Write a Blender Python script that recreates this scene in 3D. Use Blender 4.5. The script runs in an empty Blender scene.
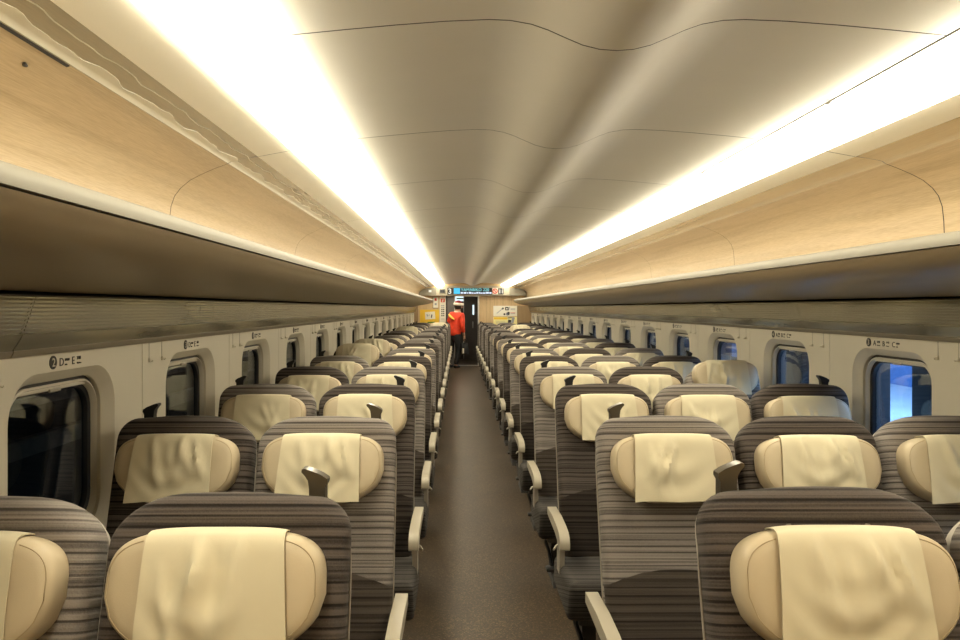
import bpy, bmesh, math, random
from mathutils import Vector, Matrix

# ------------------------------------------------------------------ scene, camera, light
scene = bpy.context.scene
C = scene.collection
random.seed(7)

cam_d = bpy.data.cameras.new('camera')
cam = bpy.data.objects.new('camera', cam_d); C.objects.link(cam)
EYE = 1.565
cam.location = (0, 0, EYE)
cam.rotation_euler = (math.pi/2, 0, 0)
cam_d.sensor_width = 36.0
cam_d.lens = 27.0
cam_d.shift_x = 21/960
cam_d.shift_y = -12/960
cam_d.clip_start = 0.02
cam_d.clip_end = 200
scene.camera = cam

world = bpy.data.worlds.new('world'); scene.world = world
world.use_nodes = True
world.node_tree.nodes['Background'].inputs[0].default_value = (0.02, 0.035, 0.06, 1)
world.node_tree.nodes['Background'].inputs[1].default_value = 0.25

vs = scene.view_settings
vs.view_transform = 'Standard'; vs.look = 'None'; vs.gamma = 1.0; vs.use_curve_mapping = False
vs.exposure = 0.0
scene.display_settings.display_device = 'sRGB'
scene.cycles.use_denoising = True
scene.cycles.max_bounces = 10
scene.cycles.diffuse_bounces = 6
scene.cycles.transparent_max_bounces = 16
scene.cycles.caustics_reflective = False
scene.cycles.caustics_refractive = False
scene.cycles.sample_clamp_indirect = 6.0

LAMP_STRENGTH = 14.5
LAMP_COLOR = (1.0, 0.91, 0.69, 1)

# cool lamps over the station platform outside the three-seat side
for yy in (3.5, 10.5, 17.5):
    ld = bpy.data.lights.new('platform_lamp_light', 'AREA'); ld.shape = 'RECTANGLE'
    ld.size = 3.0; ld.size_y = 5.5; ld.energy = 800; ld.color = (0.36, 0.62, 1.0)
    lo = bpy.data.objects.new('platform_lamp_light', ld); C.objects.link(lo)
    lo.location = (5.4, yy, 3.1)

CX = 0.37          # centre line of the car
HALF = 1.58        # half width at the window wall
RACK_END = 18.25
PITCH = 1.04
Y_NEAR, Y_END = -0.37, 19.55
KE = 0.905        # end wall fittings were measured in 21.6ths, this brings them to their real size
Z = lambda h: EYE + h

# ------------------------------------------------------------------ materials
MATS = {}
def nd(nt, t, **kw):
    n = nt.nodes.new(t)
    for k, v in kw.items():
        setattr(n, k, v)
    return n

def mat(name, col, rough=0.5, metal=0.0, var=0.0, vscale=(8, 8, 8), bump=0.0, bscale=(60, 60, 60), spec=0.5, coat=0.0, sheen=0.0, detail=3):
    m = bpy.data.materials.new(name); m.use_nodes = True
    nt = m.node_tree; b = nt.nodes['Principled BSDF']
    b.inputs['Base Color'].default_value = (*col, 1)
    b.inputs['Roughness'].default_value = rough
    b.inputs['Metallic'].default_value = metal
    b.inputs['Specular IOR Level'].default_value = spec
    b.inputs['Coat Weight'].default_value = coat
    if sheen:
        b.inputs['Sheen Weight'].default_value = sheen
        b.inputs['Sheen Roughness'].default_value = 0.4
    tc = nd(nt, 'ShaderNodeTexCoord')
    if var:
        mp = nd(nt, 'ShaderNodeMapping'); mp.inputs['Scale'].default_value = vscale
        nt.links.new(tc.outputs['Object'], mp.inputs[0])
        nz = nd(nt, 'ShaderNodeTexNoise'); nz.inputs['Scale'].default_value = 1.0; nz.inputs['Detail'].default_value = detail
        nt.links.new(mp.outputs[0], nz.inputs['Vector'])
        rp = nd(nt, 'ShaderNodeValToRGB')
        rp.color_ramp.elements[0].position = 0.3; rp.color_ramp.elements[1].position = 0.7
        rp.color_ramp.elements[0].color = (*[c*(1-var) for c in col], 1)
        rp.color_ramp.elements[1].color = (*[min(1, c*(1+var)) for c in col], 1)
        nt.links.new(nz.outputs['Fac'], rp.inputs[0])
        nt.links.new(rp.outputs[0], b.inputs['Base Color'])
    if bump:
        mp2 = nd(nt, 'ShaderNodeMapping'); mp2.inputs['Scale'].default_value = bscale
        nt.links.new(tc.outputs['Object'], mp2.inputs[0])
        nz2 = nd(nt, 'ShaderNodeTexNoise'); nz2.inputs['Scale'].default_value = 1.0; nz2.inputs['Detail'].default_value = 2
        nt.links.new(mp2.outputs[0], nz2.inputs['Vector'])
        bp = nd(nt, 'ShaderNodeBump'); bp.inputs['Strength'].default_value = bump; bp.inputs['Distance'].default_value = 0.01
        nt.links.new(nz2.outputs['Fac'], bp.inputs['Height'])
        nt.links.new(bp.outputs[0], b.inputs['Normal'])
    MATS[name] = m
    return m

def emit(name, col, strength):
    m = bpy.data.materials.new(name); m.use_nodes = True
    nt = m.node_tree
    for n in list(nt.nodes):
        nt.nodes.remove(n)
    o = nd(nt, 'ShaderNodeOutputMaterial'); e = nd(nt, 'ShaderNodeEmission')
    e.inputs[0].default_value = col; e.inputs[1].default_value = strength
    nt.links.new(e.outputs[0], o.inputs[0])
    MATS[name] = m
    return m

def striped(name, light, dark, period=0.021, sheen=0.35):
    """velour with uneven horizontal stripes in the seat's own space"""
    m = bpy.data.materials.new(name); m.use_nodes = True
    nt = m.node_tree; b = nt.nodes['Principled BSDF']
    b.inputs['Roughness'].default_value = 0.92
    b.inputs['Specular IOR Level'].default_value = 0.15
    b.inputs['Sheen Weight'].default_value = sheen
    b.inputs['Sheen Roughness'].default_value = 0.45
    b.inputs['Sheen Tint'].default_value = (1, 0.93, 0.82, 1)
    tc = nd(nt, 'ShaderNodeTexCoord')
    sep = nd(nt, 'ShaderNodeSeparateXYZ'); nt.links.new(tc.outputs['Object'], sep.inputs[0])
    # fold y and z together so that cushions get stripes as well
    mul = nd(nt, 'ShaderNodeMath', operation='MULTIPLY'); mul.inputs[1].default_value = 0.35
    nt.links.new(sep.outputs['Y'], mul.inputs[0])
    add = nd(nt, 'ShaderNodeMath', operation='ADD'); nt.links.new(sep.outputs['Z'], add.inputs[0]); nt.links.new(mul.outputs[0], add.inputs[1])
    cmb = nd(nt, 'ShaderNodeCombineXYZ')
    m1 = nd(nt, 'ShaderNodeMath', operation='MULTIPLY'); m1.inputs[1].default_value = 1/period
    nt.links.new(add.outputs[0], m1.inputs[0]); nt.links.new(m1.outputs[0], cmb.inputs['Z'])
    sx = nd(nt, 'ShaderNodeMath', operation='MULTIPLY'); sx.inputs[1].default_value = 0.35
    nt.links.new(sep.outputs['X'], sx.inputs[0]); nt.links.new(sx.outputs[0], cmb.inputs['X'])
    nz = nd(nt, 'ShaderNodeTexNoise'); nz.inputs['Scale'].default_value = 1.25; nz.inputs['Detail'].default_value = 3; nz.inputs['Roughness'].default_value = 0.65
    nt.links.new(cmb.outputs[0], nz.inputs['Vector'])
    # regular dark lines
    wv = nd(nt, 'ShaderNodeMath', operation='FRACT'); nt.links.new(m1.outputs[0], wv.inputs[0])
    ln = nd(nt, 'ShaderNodeMapRange'); ln.inputs['From Min'].default_value = 0.70; ln.inputs['From Max'].default_value = 0.82
    nt.links.new(wv.outputs[0], ln.inputs['Value'])
    rp = nd(nt, 'ShaderNodeMapRange'); rp.inputs['From Min'].default_value = 0.36; rp.inputs['From Max'].default_value = 0.64
    nt.links.new(nz.outputs['Fac'], rp.inputs['Value'])
    sub = nd(nt, 'ShaderNodeMath', operation='MULTIPLY_ADD'); sub.inputs[1].default_value = -0.62
    nt.links.new(ln.outputs[0], sub.inputs[0]); nt.links.new(rp.outputs[0], sub.inputs[2])
    # fine pile
    fz = nd(nt, 'ShaderNodeTexNoise'); fz.inputs['Scale'].default_value = 320; nt.links.new(tc.outputs['Object'], fz.inputs['Vector'])
    ad2 = nd(nt, 'ShaderNodeMath', operation='MULTIPLY_ADD'); ad2.inputs[1].default_value = 0.5
    nt.links.new(fz.outputs['Fac'], ad2.inputs[0]); nt.links.new(sub.outputs[0], ad2.inputs[2])
    cr = nd(nt, 'ShaderNodeValToRGB')
    cr.color_ramp.elements[0].position = 0.05; cr.color_ramp.elements[1].position = 1.1
    cr.color_ramp.elements[0].color = (*dark, 1); cr.color_ramp.elements[1].color = (*light, 1)
    nt.links.new(ad2.outputs[0], cr.inputs[0]); nt.links.new(cr.outputs[0], b.inputs['Base Color'])
    bp = nd(nt, 'ShaderNodeBump'); bp.inputs['Strength'].default_value = 0.35; bp.inputs['Distance'].default_value = 0.003
    nt.links.new(ad2.outputs[0], bp.inputs['Height']); nt.links.new(bp.outputs[0], b.inputs['Normal'])
    MATS[name] = m
    return m

def wood(name, c0, c1, rough=0.42, grain=(44, 1.7, 44), coat=0.15):
    m = bpy.data.materials.new(name); m.use_nodes = True
    nt = m.node_tree; b = nt.nodes['Principled BSDF']
    b.inputs['Roughness'].default_value = rough; b.inputs['Coat Weight'].default_value = coat
    b.inputs['Coat Roughness'].default_value = 0.25
    tc = nd(nt, 'ShaderNodeTexCoord')
    mp = nd(nt, 'ShaderNodeMapping'); mp.inputs['Scale'].default_value = grain
    nt.links.new(tc.outputs['Object'], mp.inputs[0])
    nz = nd(nt, 'ShaderNodeTexNoise'); nz.inputs['Scale'].default_value = 0.35; nz.inputs['Detail'].default_value = 2; nz.inputs['Distortion'].default_value = 0.3
    nt.links.new(mp.outputs[0], nz.inputs['Vector'])
    mm = nd(nt, 'ShaderNodeMath', operation='MULTIPLY'); mm.inputs[1].default_value = 16
    nt.links.new(nz.outputs['Fac'], mm.inputs[0])
    sn = nd(nt, 'ShaderNodeMath', operation='SINE'); nt.links.new(mm.outputs[0], sn.inputs[0])
    mp2 = nd(nt, 'ShaderNodeMapping'); mp2.inputs['Scale'].default_value = tuple(g*9 for g in grain)
    nt.links.new(tc.outputs['Object'], mp2.inputs[0])
    n2 = nd(nt, 'ShaderNodeTexNoise'); n2.inputs['Scale'].default_value = 1; n2.inputs['Detail'].default_value = 3
    nt.links.new(mp2.outputs[0], n2.inputs['Vector'])
    ma = nd(nt, 'ShaderNodeMath', operation='MULTIPLY_ADD'); ma.inputs[1].default_value = 0.13
    nt.links.new(sn.outputs[0], ma.inputs[0]); nt.links.new(n2.outputs['Fac'], ma.inputs[2])
    cr = nd(nt, 'ShaderNodeValToRGB')
    cr.color_ramp.elements[0].position = 0.2; cr.color_ramp.elements[1].position = 0.8
    cr.color_ramp.elements[0].color = (*c0, 1); cr.color_ramp.elements[1].color = (*c1, 1)
    nt.links.new(ma.outputs[0], cr.inputs[0]); nt.links.new(cr.outputs[0], b.inputs['Base Color'])
    MATS[name] = m
    return m

def glass(name, tint=(0.75, 0.8, 0.85), refl=1.0):
    m = bpy.data.materials.new(name); m.use_nodes = True
    nt = m.node_tree
    for n in list(nt.nodes):
        nt.nodes.remove(n)
    o = nd(nt, 'ShaderNodeOutputMaterial'); t = nd(nt, 'ShaderNodeBsdfTransparent'); g = nd(nt, 'ShaderNodeBsdfGlossy')
    t.inputs[0].default_value = (*tint, 1); g.inputs['Roughness'].default_value = 0.015
    g.inputs['Color'].default_value = (0.85, 0.88, 0.92, 1)
    lw = nd(nt, 'ShaderNodeLayerWeight'); pw = nd(nt, 'ShaderNodeMath', operation='POWER'); pw.inputs[1].default_value = 4.0
    lw.inputs[0].default_value = 0.5
    nt.links.new(lw.outputs['Facing'], pw.inputs[0])
    fr = nd(nt, 'ShaderNodeMath', operation='MULTIPLY_ADD'); fr.inputs[1].default_value = 0.85; fr.inputs[2].default_value = 0.04
    nt.links.new(pw.outputs[0], fr.inputs[0])
    mx = nd(nt, 'ShaderNodeMixShader')
    nt.links.new(fr.outputs[0], mx.inputs[0]); nt.links.new(t.outputs[0], mx.inputs[1]); nt.links.new(g.outputs[0], mx.inputs[2])
    nt.links.new(mx.outputs[0], o.inputs[0])
    MATS[name] = m
    return m

mat('ceiling_white', (0.80, 0.765, 0.68), 0.45, var=0.02, vscale=(3, 3, 3), spec=0.4)
mat('cover_white', (0.86, 0.82, 0.70), 0.4, var=0.02, vscale=(3, 3, 3))
wood('wood_light', (0.40, 0.295, 0.165), (0.56, 0.43, 0.26))
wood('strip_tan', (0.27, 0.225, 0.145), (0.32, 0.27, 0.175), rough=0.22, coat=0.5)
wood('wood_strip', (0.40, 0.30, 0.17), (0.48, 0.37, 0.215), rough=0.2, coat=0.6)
wood('wood_end', (0.50, 0.35, 0.18), (0.66, 0.48, 0.26), grain=(26, 26, 1.1))
wood('wood_brown', (0.26, 0.17, 0.09), (0.36, 0.25, 0.13), grain=(26, 26, 1.1))
mat('rack_bronze', (0.35, 0.275, 0.175), 0.38, metal=0.35, var=0.05, vscale=(10, 1, 10))
mat('rack_lip', (0.165, 0.150, 0.115), 0.6, spec=0.2, var=0.02)
mat('reflection_paint', (0.60, 0.56, 0.44), 0.22, coat=0.4, var=0.02)
mat('reflection_paint_line', (0.46, 0.42, 0.30), 0.3, var=0.02)
mat('shelf_grey', (0.45, 0.42, 0.36), 0.5, var=0.05)
mat('black', (0.006, 0.006, 0.006), 0.6, var=0.1)
mat('rubber', (0.012, 0.012, 0.014), 0.45, var=0.1)
mat('wall_cream', (0.66, 0.615, 0.50), 0.45, var=0.02, vscale=(4, 4, 4), bump=0.03, bscale=(220, 220, 220))
mat('valance', (0.37, 0.345, 0.27), 0.2, metal=0.6, var=0.03, vscale=(2, 1, 2), bump=1.0, bscale=(2.0, 2.2, 4.0))
mat('valance_trim', (0.22, 0.19, 0.14), 0.4, var=0.03)
mat('frame_cream', (0.56, 0.52, 0.43), 0.38, var=0.02)
mat('frame_grey', (0.33, 0.31, 0.27), 0.35, metal=0.3, var=0.03)
mat('ink', (0.02, 0.017, 0.015), 0.6, var=0.1)
mat('ink_pale', (0.55, 0.5, 0.4), 0.6, var=0.05)
mat('hook_metal', (0.55, 0.5, 0.4), 0.25, metal=0.8, var=0.03)
striped('fabric_light', (0.265, 0.235, 0.208), (0.068, 0.058, 0.053), sheen=0.12)
striped('fabric_dark', (0.105, 0.087, 0.076), (0.020, 0.0162, 0.0145), sheen=0.06)
striped('lumbar_light', (0.135, 0.11, 0.09), (0.045, 0.036, 0.031), period=0.026, sheen=0.15)
striped('lumbar_dark', (0.075, 0.06, 0.05), (0.018, 0.014, 0.012), period=0.026, sheen=0.1)
striped('cushion_dark', (0.075, 0.067, 0.060), (0.016, 0.014, 0.013), period=0.016, sheen=0.05)
mat('leather', (0.53, 0.44, 0.295), 0.48, var=0.04, vscale=(14, 14, 14), bump=0.05, bscale=(500, 500, 500))
mat('leather_seam', (0.42, 0.33, 0.20), 0.6, var=0.05)
mat('cloth', (0.64, 0.575, 0.405), 0.85, var=0.03, vscale=(12, 12, 12), bump=0.06, bscale=(900, 900, 900), sheen=0.2, spec=0.2)
mat('piping', (0.34, 0.30, 0.25), 0.6, var=0.05)
mat('slot_grey', (0.24, 0.21, 0.18), 0.8, var=0.1)
mat('plastic_cream', (0.44, 0.395, 0.305), 0.4, var=0.02)
mat('plastic_shell', (0.38, 0.34, 0.28), 0.45, var=0.03)
mat('bronze_dark', (0.12, 0.10, 0.07), 0.28, metal=0.55, var=0.08)
mat('handle_black', (0.012, 0.012, 0.012), 0.35, var=0.1)
mat('frame_dark', (0.05, 0.047, 0.043), 0.45, metal=0.3, var=0.1)
mat('header', (0.40, 0.35, 0.26), 0.4, var=0.02)
mat('header_grey', (0.27, 0.25, 0.20), 0.35, metal=0.2, var=0.03)
mat('door_grey', (0.16, 0.145, 0.135), 0.4, metal=0.2, var=0.04)
mat('door_dark', (0.085, 0.078, 0.07), 0.4, metal=0.2, var=0.04)
mat('steel', (0.62, 0.60, 0.55), 0.28, metal=0.8, var=0.03)
mat('paper', (0.80, 0.77, 0.66), 0.7, var=0.02)
mat('paper_yellow', (0.80, 0.52, 0.04), 0.7, var=0.05)
mat('paper_pale', (0.85, 0.78, 0.36), 0.7, var=0.04)
mat('print_red', (0.65, 0.05, 0.03), 0.7, var=0.05)
mat('print_grey', (0.32, 0.34, 0.38), 0.7, var=0.05)
mat('print_green', (0.12, 0.2, 0.03), 0.7, var=0.05)
mat('jacket_red', (0.72, 0.045, 0.012), 0.65, var=0.18, vscale=(12, 12, 12))
mat('jacket_yellow', (0.95, 0.6, 0.10), 0.6, var=0.05)
mat('trousers_black', (0.012, 0.012, 0.014), 0.7, var=0.2)
mat('skin', (0.50, 0.28, 0.18), 0.5, var=0.05)
mat('hair_black', (0.012, 0.010, 0.009), 0.5, var=0.2)
mat('hat_white', (0.75, 0.70, 0.58), 0.8, var=0.04)
mat('hat_red', (0.22, 0.012, 0.018), 0.8, var=0.1)
mat('platform_floor', (0.62, 0.66, 0.70), 0.6, var=0.08, vscale=(1.5, 1.5, 1.5))
mat('platform_dark', (0.018, 0.019, 0.022), 0.6, var=0.2)
mat('platform_blue', (0.10, 0.20, 0.42), 0.4, var=0.1)
mat('tunnel_wall', (0.045, 0.045, 0.045), 0.7, var=0.25, vscale=(1, 1, 3))
mat('tunnel_band', (0.16, 0.155, 0.14), 0.6, var=0.15)
glass('pane')
emit('lamp_glow', LAMP_COLOR, LAMP_STRENGTH)
emit('led_cyan', (0.10, 0.62, 0.95, 1), 1.1)
emit('led_teal', (0.35, 0.95, 0.95, 1), 1.0)
emit('led_white', (0.75, 0.85, 1.0, 1), 1.2)
emit('sign_white', (1.0, 0.95, 0.8, 1), 1.0)
emit('vestibule_glow', (0.75, 0.95, 1.0, 1), 1.3)
emit('lamp_cool', (0.5, 0.72, 1.0, 1), 3.0)

# floor
def floor_mat():
    m = bpy.data.materials.new('floor_brown'); m.use_nodes = True
    nt = m.node_tree; b = nt.nodes['Principled BSDF']
    tc = nd(nt, 'ShaderNodeTexCoord')
    v = nd(nt, 'ShaderNodeTexVoronoi'); v.inputs['Scale'].default_value = 175
    nt.links.new(tc.outputs['Object'], v.inputs['Vector'])
    n = nd(nt, 'ShaderNodeTexNoise'); n.inputs['Scale'].default_value = 2.2; n.inputs['Detail'].default_value = 4
    nt.links.new(tc.outputs['Object'], n.inputs['Vector'])
    sep = nd(nt, 'ShaderNodeSeparateColor'); nt.links.new(v.outputs['Color'], sep.inputs[0])
    cr = nd(nt, 'ShaderNodeValToRGB')
    e = cr.color_ramp.elements
    e[0].position = 0.0; e[0].color = (0.034, 0.021, 0.011, 1)
    e[1].position = 1.0; e[1].color = (0.17, 0.115, 0.058, 1)
    x = e.new(0.82); x.color = (0.074, 0.048, 0.025, 1)
    ad = nd(nt, 'ShaderNodeMath', operation='MULTIPLY_ADD'); ad.inputs[1].default_value = 0.35; 
    sb = nd(nt, 'ShaderNodeMath', operation='SUBTRACT'); sb.inputs[1].default_value = 0.5
    nt.links.new(n.outputs['Fac'], sb.inputs[0])
    nt.links.new(sb.outputs[0], ad.inputs[0]); nt.links.new(sep.outputs['Red'], ad.inputs[2])
    nt.links.new(ad.outputs[0], cr.inputs[0]); nt.links.new(cr.outputs[0], b.inputs['Base Color'])
    b.inputs['Roughness'].default_value = 0.42
    b.inputs['Specular IOR Level'].default_value = 0.45
    bp = nd(nt, 'ShaderNodeBump'); bp.inputs['Strength'].default_value = 0.08; bp.inputs['Distance'].default_value = 0.002
    nt.links.new(sep.outputs['Red'], bp.inputs['Height']); nt.links.new(bp.outputs[0], b.inputs['Normal'])
    MATS['floor_brown'] = m
floor_mat()

# ------------------------------------------------------------------ helpers
def finish(name, bm, m, smooth=None, recalc=True):
    if recalc:
        bmesh.ops.recalc_face_normals(bm, faces=bm.faces)
    me = bpy.data.meshes.new(name); bm.to_mesh(me); bm.free()
    if smooth is not None:
        for p in me.polygons:
            p.use_smooth = True
        if smooth < 179:
            me.set_sharp_from_angle(angle=math.radians(smooth))
    me.materials.append(MATS[m])
    return me

def link(name, data, parent=None, loc=None):
    o = bpy.data.objects.new(name, data); C.objects.link(o)
    if parent is not None:
        o.parent = parent
    if loc is not None:
        o.location = loc
    return o

def tag(o, label=None, cat=None, group=None, kind=None):
    if label: o['label'] = label
    if cat: o['category'] = cat
    if group: o['group'] = group
    if kind: o['kind'] = kind
    return o

def bm_box(bm, x0, x1, y0, y1, z0, z1, bev=0.0, seg=2):
    r = bmesh.ops.create_cube(bm, size=1.0)
    vs_ = r['verts']
    for v in vs_:
        v.co = Vector(((x0+x1)/2 + v.co.x*(x1-x0), (y0+y1)/2 + v.co.y*(y1-y0), (z0+z1)/2 + v.co.z*(z1-z0)))
    if bev:
        es = list({e for v in vs_ for e in v.link_edges})
        bmesh.ops.bevel(bm, geom=es, offset=bev, segments=seg, profile=0.5, affect='EDGES')

def box_mesh(name, x0, x1, y0, y1, z0, z1, m, bev=0.0, seg=2):
    bm = bmesh.new(); bm_box(bm, min(x0, x1), max(x0, x1), y0, y1, z0, z1, bev, seg)
    return finish(name, bm, m, 40 if bev else None)

def bm_loft(bm, rings, cap0=True, cap1=True, closed=True):
    vv = [[bm.verts.new(p) for p in r] for r in rings]
    n = len(rings[0])
    for a, b in zip(vv[:-1], vv[1:]):
        for i in range(n if closed else n-1):
            j = (i+1) % n
            bm.faces.new((a[i], a[j], b[j], b[i]))
    if cap0: bm.faces.new(list(reversed(vv[0])))
    if cap1: bm.faces.new(vv[-1])
    return vv

def bm_tube(bm, pts, r, n=6, closed=False, caps=True):
    P = [Vector(p) for p in pts]
    rings = []
    m = len(P)
    up = Vector((0.123, 0.3, 0.95)).normalized()
    for i in range(m):
        a = P[(i-1) % m] if (closed or i > 0) else P[0]
        b = P[(i+1) % m] if (closed or i < m-1) else P[-1]
        t = (b-a).normalized()
        s = t.cross(up)
        if s.length < 1e-4: s = t.cross(Vector((1, 0, 0)))
        s.normalize(); q = s.cross(t)
        rr = r[i] if isinstance(r, (list, tuple)) else r
        rings.append([P[i] + rr*(math.cos(2*math.pi*k/n)*s + math.sin(2*math.pi*k/n)*q) for k in range(n)])
    if closed:
        rings.append(rings[0][:])
        vv = [[bm.verts.new(p) for p in rr] for rr in rings[:-1]]; vv.append(vv[0])
        for a, b in zip(vv[:-1], vv[1:]):
            for i in range(n):
                j = (i+1) % n
                bm.faces.new((a[i], a[j], b[j], b[i]))
    else:
        bm_loft(bm, rings, caps, caps)

def offset2(prof, t):
    """offset an open 2D polyline by t to its left"""
    out = []
    n = len(prof)
    for i in range(n):
        a = Vector(prof[max(i-1, 0)]); b = Vector(prof[min(i+1, n-1)])
        d = (b-a).normalized()
        out.append((prof[i][0] - d.y*t, prof[i][1] + d.x*t))
    return out

def strip_mesh(name, prof, t, y0, y1, side, m, smooth=35):
    """prof: (u, h) polyline, u measured from the centre line, h above the eye; thickness t"""
    back = offset2(prof, t)
    poly = list(prof) + list(reversed(back))
    bm = bmesh.new()
    r0 = [(CX + side*u, y0, Z(h)) for u, h in poly]; r1 = [(CX + side*u, y1, Z(h)) for u, h in poly]
    bm_loft(bm, [r0, r1])
    return finish(name, bm, m, smooth)

def poly_prism(name, poly, axis, a0, a1, m, bev=0.0, smooth=40, seg=2):
    """2D polygon extruded along an axis ('x': poly is (y,z); 'y': poly is (x,z))"""
    bm = bmesh.new()
    f = (lambda p, a: (a, p[0], p[1])) if axis == 'x' else (lambda p, a: (p[0], a, p[1]))
    bm_loft(bm, [[f(p, a0) for p in poly], [f(p, a1) for p in poly]])
    if bev:
        es = [e for e in bm.edges if len(e.link_faces) == 2 and e.calc_face_angle(0) > math.radians(35)]
        bmesh.ops.bevel(bm, geom=es, offset=bev, segments=seg, profile=0.5, affect='EDGES')
    return finish(name, bm, m, smooth)

def rrect(hw, hh, r, n=8):
    pts = []
    for cx, cz, a0 in ((hw-r, hh-r, 0), (-hw+r, hh-r, 90), (-hw+r, -hh+r, 180), (hw-r, -hh+r, 270)):
        for k in range(n+1):
            a = math.radians(a0 + 90*k/n)
            pts.append((cx + r*math.cos(a), cz + r*math.sin(a)))
    return pts

FONT_CACHE = {}
def text_mesh(txt, size, m, bold=0.0, ext=0.0006):
    key = (txt, size, m)
    if key in FONT_CACHE: return FONT_CACHE[key]
    cu = bpy.data.curves.new('lettering', 'FONT'); cu.body = txt; cu.size = size
    cu.align_x = 'LEFT'; cu.extrude = ext; cu.offset = bold; cu.resolution_u = 3
    o = bpy.data.objects.new('lettering', cu); C.objects.link(o)
    dg = bpy.context.evaluated_depsgraph_get()
    me = bpy.data.meshes.new_from_object(o.evaluated_get(dg))
    bpy.data.objects.remove(o); bpy.data.curves.remove(cu)
    me.materials.clear(); me.materials.append(MATS[m]); me.name = 'lettering'
    FONT_CACHE[key] = me
    return me

ORD = ['zeroth', 'first', 'second', 'third', 'fourth', 'fifth', 'sixth', 'seventh', 'eighth', 'ninth', 'tenth', 'eleventh', 'twelfth',
       'thirteenth', 'fourteenth', 'fifteenth', 'sixteenth', 'seventeenth', 'eighteenth', 'nineteenth', 'twentieth', 'twenty-first']
SIDES = ((-1, 'left', 'two-seat side'), (1, 'right', 'three-seat side'))

# ------------------------------------------------------------------ floor, shell
me = box_mesh('floor', CX-1.62, CX+1.62, Y_NEAR-0.1, Y_END+3.2, -0.06, 0.0, 'floor_brown')
tag(link('floor', me), 'dark brown speckled floor of the train car', 'floor', kind='structure')

# roof shell over the panels keeps the joints dark
tag(link('roof_shell', strip_mesh('roof_shell', [(-1.75, 0.05), (-1.70, 0.55), (-1.3, 0.78), (0, 0.86), (1.3, 0.78), (1.70, 0.55), (1.75, 0.05)], 0.03, Y_NEAR-0.05, Y_END+0.1, 1, 'black')),
    'dark outer roof shell above the ceiling panels', 'roof', kind='structure')

# ceiling panels
ceil_half = [(0.0, 0.604), (0.04, 0.607), (0.08, 0.617), (0.12, 0.634), (0.16, 0.652), (0.20, 0.666), (0.25, 0.675), (0.30, 0.677),
             (0.40, 0.673), (0.52, 0.664), (0.64, 0.653), (0.772, 0.640)]
ceil_prof = [(-0.778, 0.6395)] + [(-u, h) for u, h in reversed(ceil_half[1:])] + ceil_half
root = tag(link('ceiling', None), 'white ceiling of wide panels with a soft ridge along the middle', 'ceiling', kind='structure')
y_s = 1.69
edges = [Y_NEAR] + [y_s + PITCH*k for k in range(-1, 20) if Y_NEAR + 0.2 < y_s + PITCH*k < Y_END-0.2] + [Y_END]
for a, b in zip(edges[:-1], edges[1:]):
    pn = link('ceiling_panel', strip_mesh('ceiling_panel', ceil_prof, 0.012, a+0.003, b-0.003, 1, 'ceiling_white', 60), root)
    link('joint_seal', strip_mesh('joint_seal', [(u, h+0.0003) for u, h in ceil_prof], 0.004, b-0.0031, b+0.0031, 1, 'ink', 60), pn)

# side panels, wood, strip, lamps, rack, valance, walls
seam2 = [Y_NEAR] + [2.73 + 2.08*k for k in range(-1, 10) if 2.73 + 2.08*k < Y_END-0.2] + [Y_END]
seamv = [Y_NEAR] + [4.0 + 2.08*k for k in range(-2, 9) if Y_NEAR + 0.1 < 4.0 + 2.08*k < Y_END-0.2] + [Y_END]
wood_prof = [(1.475, 0.10), (1.472, 0.22), (1.468, 0.33), (1.462, 0.385), (1.448, 0.425), (1.425, 0.455), (1.39, 0.484), (1.35, 0.505), (1.30, 0.527), (1.247, 0.547)]
strip_prof = [(1.247, 0.547), (1.235, 0.556), (1.215, 0.561), (1.17, 0.569), (1.132, 0.5755)]
side_prof = [(1.132, 0.5735), (1.06, 0.587), (1.0, 0.598)]
lamp_prof = [(1.0, 0.598), (0.992, 0.584), (0.95, 0.577), (0.89, 0.576), (0.83, 0.580), (0.795, 0.590), (0.780, 0.606), (0.774, 0.634)]
shell_prof = [(1.033, 0.176), (1.036, 0.166), (1.045, 0.153), (1.062, 0.139), (1.095, 0.124), (1.15, 0.109), (1.25, 0.091), (1.38, 0.070), (1.50, 0.052)]
lip_prof = [(1.085, 0.208), (1.070, 0.211), (1.055, 0.208), (1.042, 0.199), (1.035, 0.188), (1.033, 0.176)]

def rib_profile():
    p = []
    a, b = Vector((1.497, 0.031)), Vector((1.532, -0.068))
    n = 9
    d = (b-a)/n
    for k in range(n):
        s = a + d*k
        p += [(s.x, s.y), (s.x + d.x*0.55, s.y + d.y*0.55), (s.x + d.x*0.62 + 0.009, s.y + d.y*0.62), (s.x + d.x*0.95 + 0.009, s.y + d.y*0.95)]
    p += [(1.534, -0.072), (1.541, -0.086), (1.549, -0.098), (1.556, -0.108), (1.560, -0.116)]
    return p
val_prof = rib_profile()

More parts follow.
